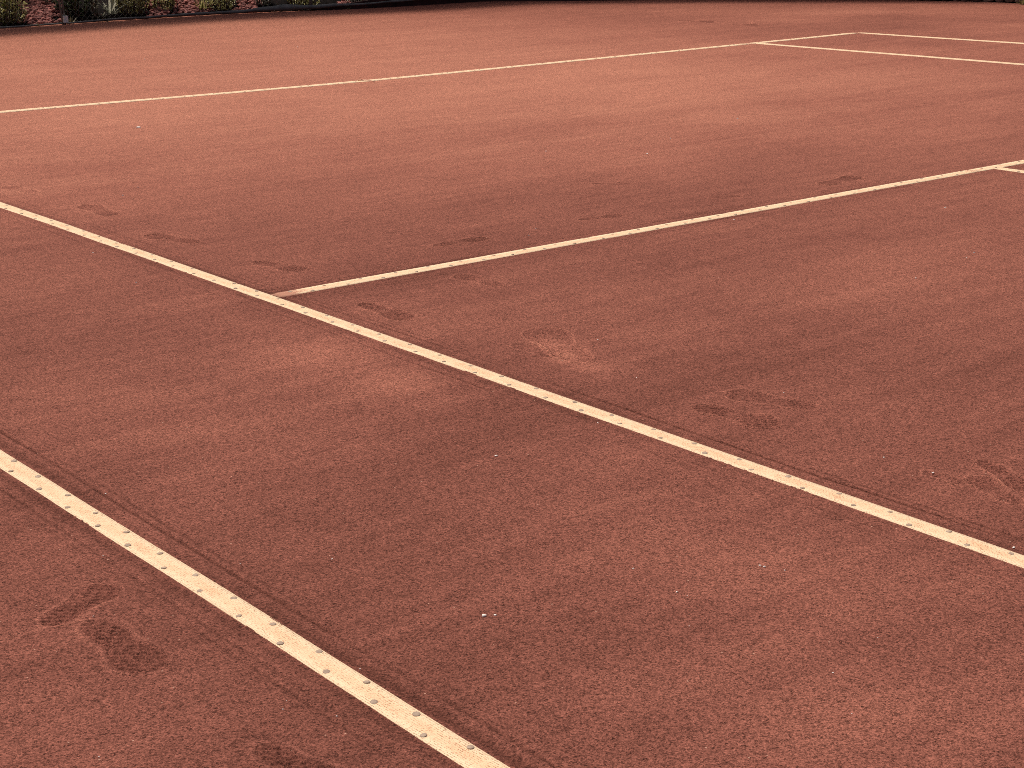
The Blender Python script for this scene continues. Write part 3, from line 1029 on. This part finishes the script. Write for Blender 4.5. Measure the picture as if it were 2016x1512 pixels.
def shrub(name, label, px, d_back, rx, hgt, mat, nstem, lsz, seed, dry=0.0):
    rnd = random.Random(seed)
    y0 = 6.66 + d_back
    for _ in range(3):
        q = at_y(px, 40, y0)
        y0 = fy(q[0]) + .03 + d_back
    z0 = float(bank_z(d_back))
    root = empty(name, (q[0], y0, z0 - .02))
    V, F, T = [], [], []
    st = MB()
    for i in range(int(nstem * 1.1)):
        a = rnd.uniform(0, 6.28)
        rr = rx * math.sqrt(rnd.random())
        hz = hgt * 1.15 * (1 - .45 * (rr / rx) ** 2) * rnd.uniform(.45, 1.05)
        tip = np.array([rr * math.cos(a), rr * .8 * math.sin(a), hz])
        foot = tip * np.array([.62, .62, 0])
        mid = tip * np.array([.95, .95, .5])
        st.tube([foot - np.array([0, 0, .03]), mid, tip], [.006, .004, .002], 5)
        nl = rnd.randint(16, 24)
        for k in range(nl):
            w = k * 2.4 + rnd.random()
            el = rnd.uniform(.0, 1.2)
            d = np.array([math.cos(w) * math.cos(el), math.sin(w) * math.cos(el), math.sin(el)])
            f0 = rnd.random()
            c = foot + (mid - foot) * (f0 / .45) if f0 < .45 else mid + (tip - mid) * (f0 - .45) / .55
            v, f = leaf_faces(c, d, np.array([0, 0, 1.0]), lsz * rnd.uniform(.9, 1.5), lsz * rnd.uniform(.7, 1.0))
            n0 = len(V)
            V += v; F += [tuple(j + n0 for j in ff) for ff in f]
            T += [min(1, max(0, rnd.gauss(.58, .32)))] * len(v)
    st.build('stems', M_STEM, root)
    o = mesh_obj('foliage', V, F, mat, root)
    at_ = o.data.attributes.new('tone', 'FLOAT', 'POINT')
    at_.data.foreach_set('value', np.array(T, np.float32))
    tag(root, label, 'shrub')
    return root

def blades(name, label, cat, loc, n, L, spread, mat, seed, wd=.010, el=(.5, 1.4)):
    rnd = random.Random(seed)
    root = empty(name, loc)
    V, F, T = [], [], []
    for i in range(n):
        a = rnd.uniform(0, 6.28); e = rnd.uniform(*el)
        d = np.array([math.cos(a) * math.cos(e), math.sin(a) * math.cos(e), math.sin(e)])
        s = np.array([-math.sin(a), math.cos(a), 0])
        l = L * rnd.uniform(.6, 1.1); n0 = len(V); w = wd * rnd.uniform(.7, 1.2)
        p0 = np.array([rnd.uniform(-spread, spread), rnd.uniform(-spread, spread) * .6, 0])
        tone = min(1, max(0, rnd.gauss(.45, .3)))
        for j, (t, ww) in enumerate(((0, .7), (.35, 1), (.7, .7), (1, .06))):
            c = p0 + d * l * t - np.array([0, 0, 1]) * l * .35 * t * t * math.cos(e)
            V += [c - s * w * ww, c + s * w * ww + np.array([0, 0, .001])]; T += [tone, tone]
        for j in range(3): F.append((n0 + 2 * j, n0 + 2 * j + 1, n0 + 2 * j + 3, n0 + 2 * j + 2))
    o = mesh_obj('blades', V, F, mat, root)
    at_ = o.data.attributes.new('tone', 'FLOAT', 'POINT')
    at_.data.foreach_set('value', np.array(T, np.float32))
    tag(root, label, cat)
    return root

shrub('shrub', 'yellow green shrub with rounded leaves at the upper left corner behind the fence', 8, .14, .24, .40, M_LEAF_Y, 46, .036, 1)
shrub('shrub', 'small pale tipped shrub just left of the white sleeved post', 92, .50, .10, .22, M_LEAF_G, 8, .030, 2)
shrub('shrub', 'dark thin leaved shrub right of the white sleeved post', 150, .25, .22, .42, M_LEAF_D, 40, .035, 3)
shrub('shrub', 'grey leaved shrub with bare stalks between the dark shrub and the olive one', 193, .16, .09, .34, M_LEAF_G, 9, .030, 4)
shrub('shrub', 'broad olive green shrub, widest one behind the fence', 262, .20, .26, .36, M_LEAF_O, 56, .026, 5)
shrub('shrub', 'bright yellow green shrub left of the bare patch of red rocks', 325, .20, .15, .34, M_LEAF_Y, 30, .026, 6)
shrub('shrub', 'yellow green shrub right of the bare patch of red rocks', 436, .16, .20, .34, M_LEAF_Y, 34, .026, 7)
shrub('shrub', 'brownish grey shrub behind the rising part of the rolled hem', 520, .22, .15, .34, M_LEAF_G, 22, .024, 8)
shrub('shrub', 'yellow green shrub above the bulge of the rolled hem', 595, .16, .24, .34, M_LEAF_Y, 44, .026, 9)
shrub('shrub', 'grey green shrub at the right end of the planting', 705, .16, .18, .32, M_LEAF_G, 30, .022, 10)
shrub('shrub', 'dark leafy shrub high on the bank at the top left edge', 30, .9, .4, .5, M_LEAF_D, 50, .045, 11)
def bl_at(px, d):
    y0 = 6.66 + d
    for _ in range(3):
        q = at_y(px, 40, y0); y0 = fy(q[0]) + .03 + d
    return (q[0], y0, float(bank_z(d)))
blades('strap_leaf_plant', 'strap leaved plant between the grey shrub and the olive shrub', 'plant', bl_at(222, .18), 22, .34, .05, M_LEAF_G, 21, .010)
blades('strap_leaf_plant', 'strap leaved plant left of the second yellow green shrub', 'plant', bl_at(402, .14), 20, .26, .05, M_LEAF_O, 22, .010)
def edge_at(px, py, dy=0.0):
    q = at(px, py)
    return (q[0], min(q[1], fy(q[0]) - .05) + dy, .0)
blades('weed', 'pale weed sprouting right of the white sleeved post', 'weed', edge_at(126, 46, .02), 16, .11, .03, M_DRY, 31, .004)
blades('weed', 'pale green weed growing over the rolled hem below the grey shrub', 'weed', edge_at(208, 43), 14, .10, .03, M_DRY, 32, .004, (.1, .9))
blades('weed', 'dry straw sprig at the hem near its right end', 'weed', edge_at(686, 18.5), 9, .08, .015, M_DRY, 33, .0035, (.1, .9))
blades('weed', 'short dry stalk crossing the bottom pipe at far left', 'weed', edge_at(76, 52), 5, .06, .01, M_DRY, 34, .005, (.6, 1.4))
blades('grass_tuft', 'green grass tuft at the foot of the stone edging in the upper right corner', 'grass', tuple(at(2013, 9)), 26, .10, .03, M_LEAF_O, 35, .004)

# unseen hedge added behind the planting to block sky light
def hedge(x0, y0, w, d, h, seed, lab):
    rnd = random.Random(seed)
    root = empty('added_hedge', (x0, y0, .85))
    V, F, T = [], [], []
    for i in range(500):
        c = np.array([rnd.uniform(-w / 2, w / 2), rnd.uniform(-d / 2, d / 2), h * (1 - (2 * rnd.random() - 1) ** 2 * .12) * rnd.random()])
        a, e = rnd.uniform(0, 6.28), rnd.uniform(-.6, 1.2)
        dv = np.array([math.cos(a) * math.cos(e), math.sin(a) * math.cos(e), math.sin(e)])
        v, f = leaf_faces(c, dv, np.array([.1, .2, 1.0]), .24, .18)
        n0 = len(V); V += v; F += [tuple(j + n0 for j in ff) for ff in f]; T += [rnd.random()] * 7
    o = mesh_obj('foliage', V, F, M_LEAF_D, root)
    at_ = o.data.attributes.new('tone', 'FLOAT', 'POINT'); at_.data.foreach_set('value', np.array(T, np.float32))
    st = MB()
    for k in range(4):
        bx = rnd.uniform(-w / 3, w / 3)
        st.tube([(bx, 0, -.2), (bx + .05, .03, h * .5), (bx - .1, 0, h * .95)], [.03, .022, .008], 6)
    st.build('trunks', M_STEM, root)
    tag(root, lab, 'hedge')  # added hedge, unseen, blocks sky light
HL = ['added unseen hedge shrub well beyond the left edge', 'added unseen hedge shrub behind the planting beyond the left edge', 'added unseen hedge shrub behind the white sleeved post', 'added unseen hedge shrub behind the olive shrub',
      'added unseen hedge shrub behind the rolled fabric', 'added unseen hedge shrub behind the start of the maroon shade strip', 'added unseen hedge shrub behind the cut corner of the court']
for k, (hx, hy) in enumerate([(1.6, 9.4), (3.6, 9.4), (5.6, 9.4), (7.6, 9.4), (9.6, 9.2), (11.6, 8.9), (13.6, 7.6)]):
    hedge(hx, hy, 2.1, .9, 1.2, 50 + k, HL[k])

# stone edging on the far right
wall = empty('stone_edging', (15.14, .4, 0))
tag(wall, 'low edging of rough brownish stones in the upper right corner', 'stone edging')
rs = np.random.default_rng(5)
def stone_mesh(i):
    v = ICO2_V.copy()
    v = np.sign(v) * np.abs(v) ** .55
    v = v * (1 + .10 * rs.standard_normal((len(v), 1)))
    me = bpy.data.meshes.new('stone')
    me.from_pydata([tuple(q) for q in v * .5], [], ICO2_F)
    me.materials.append(M_STONE)
    return me
SM = [stone_mesh(i) for i in range(5)]
for course in range(3):
    y = 2.6 + (course % 2) * .05
    while y > -2.6:
        ln = float(rs.uniform(.085, .15))
        st = bpy.data.objects.new('stone', SM[int(rs.integers(5))])
        C.objects.link(st)
        st.parent = wall
        xo = 15.23 + float(np.interp(y, [-2.6, .9, 1.6, 2.6], [0, 0, -.06, -.50]))
        st.location = (xo - 15.14 + rs.uniform(-.012, .012) + .03 * course, y - ln / 2 - .4, .045 + course * .095)
        st.scale = (.13, ln * .98, .10)
        st.rotation_euler = (rs.uniform(-.06, .06), rs.uniform(-.06, .06), rs.uniform(-.08, .08))
        y -= ln
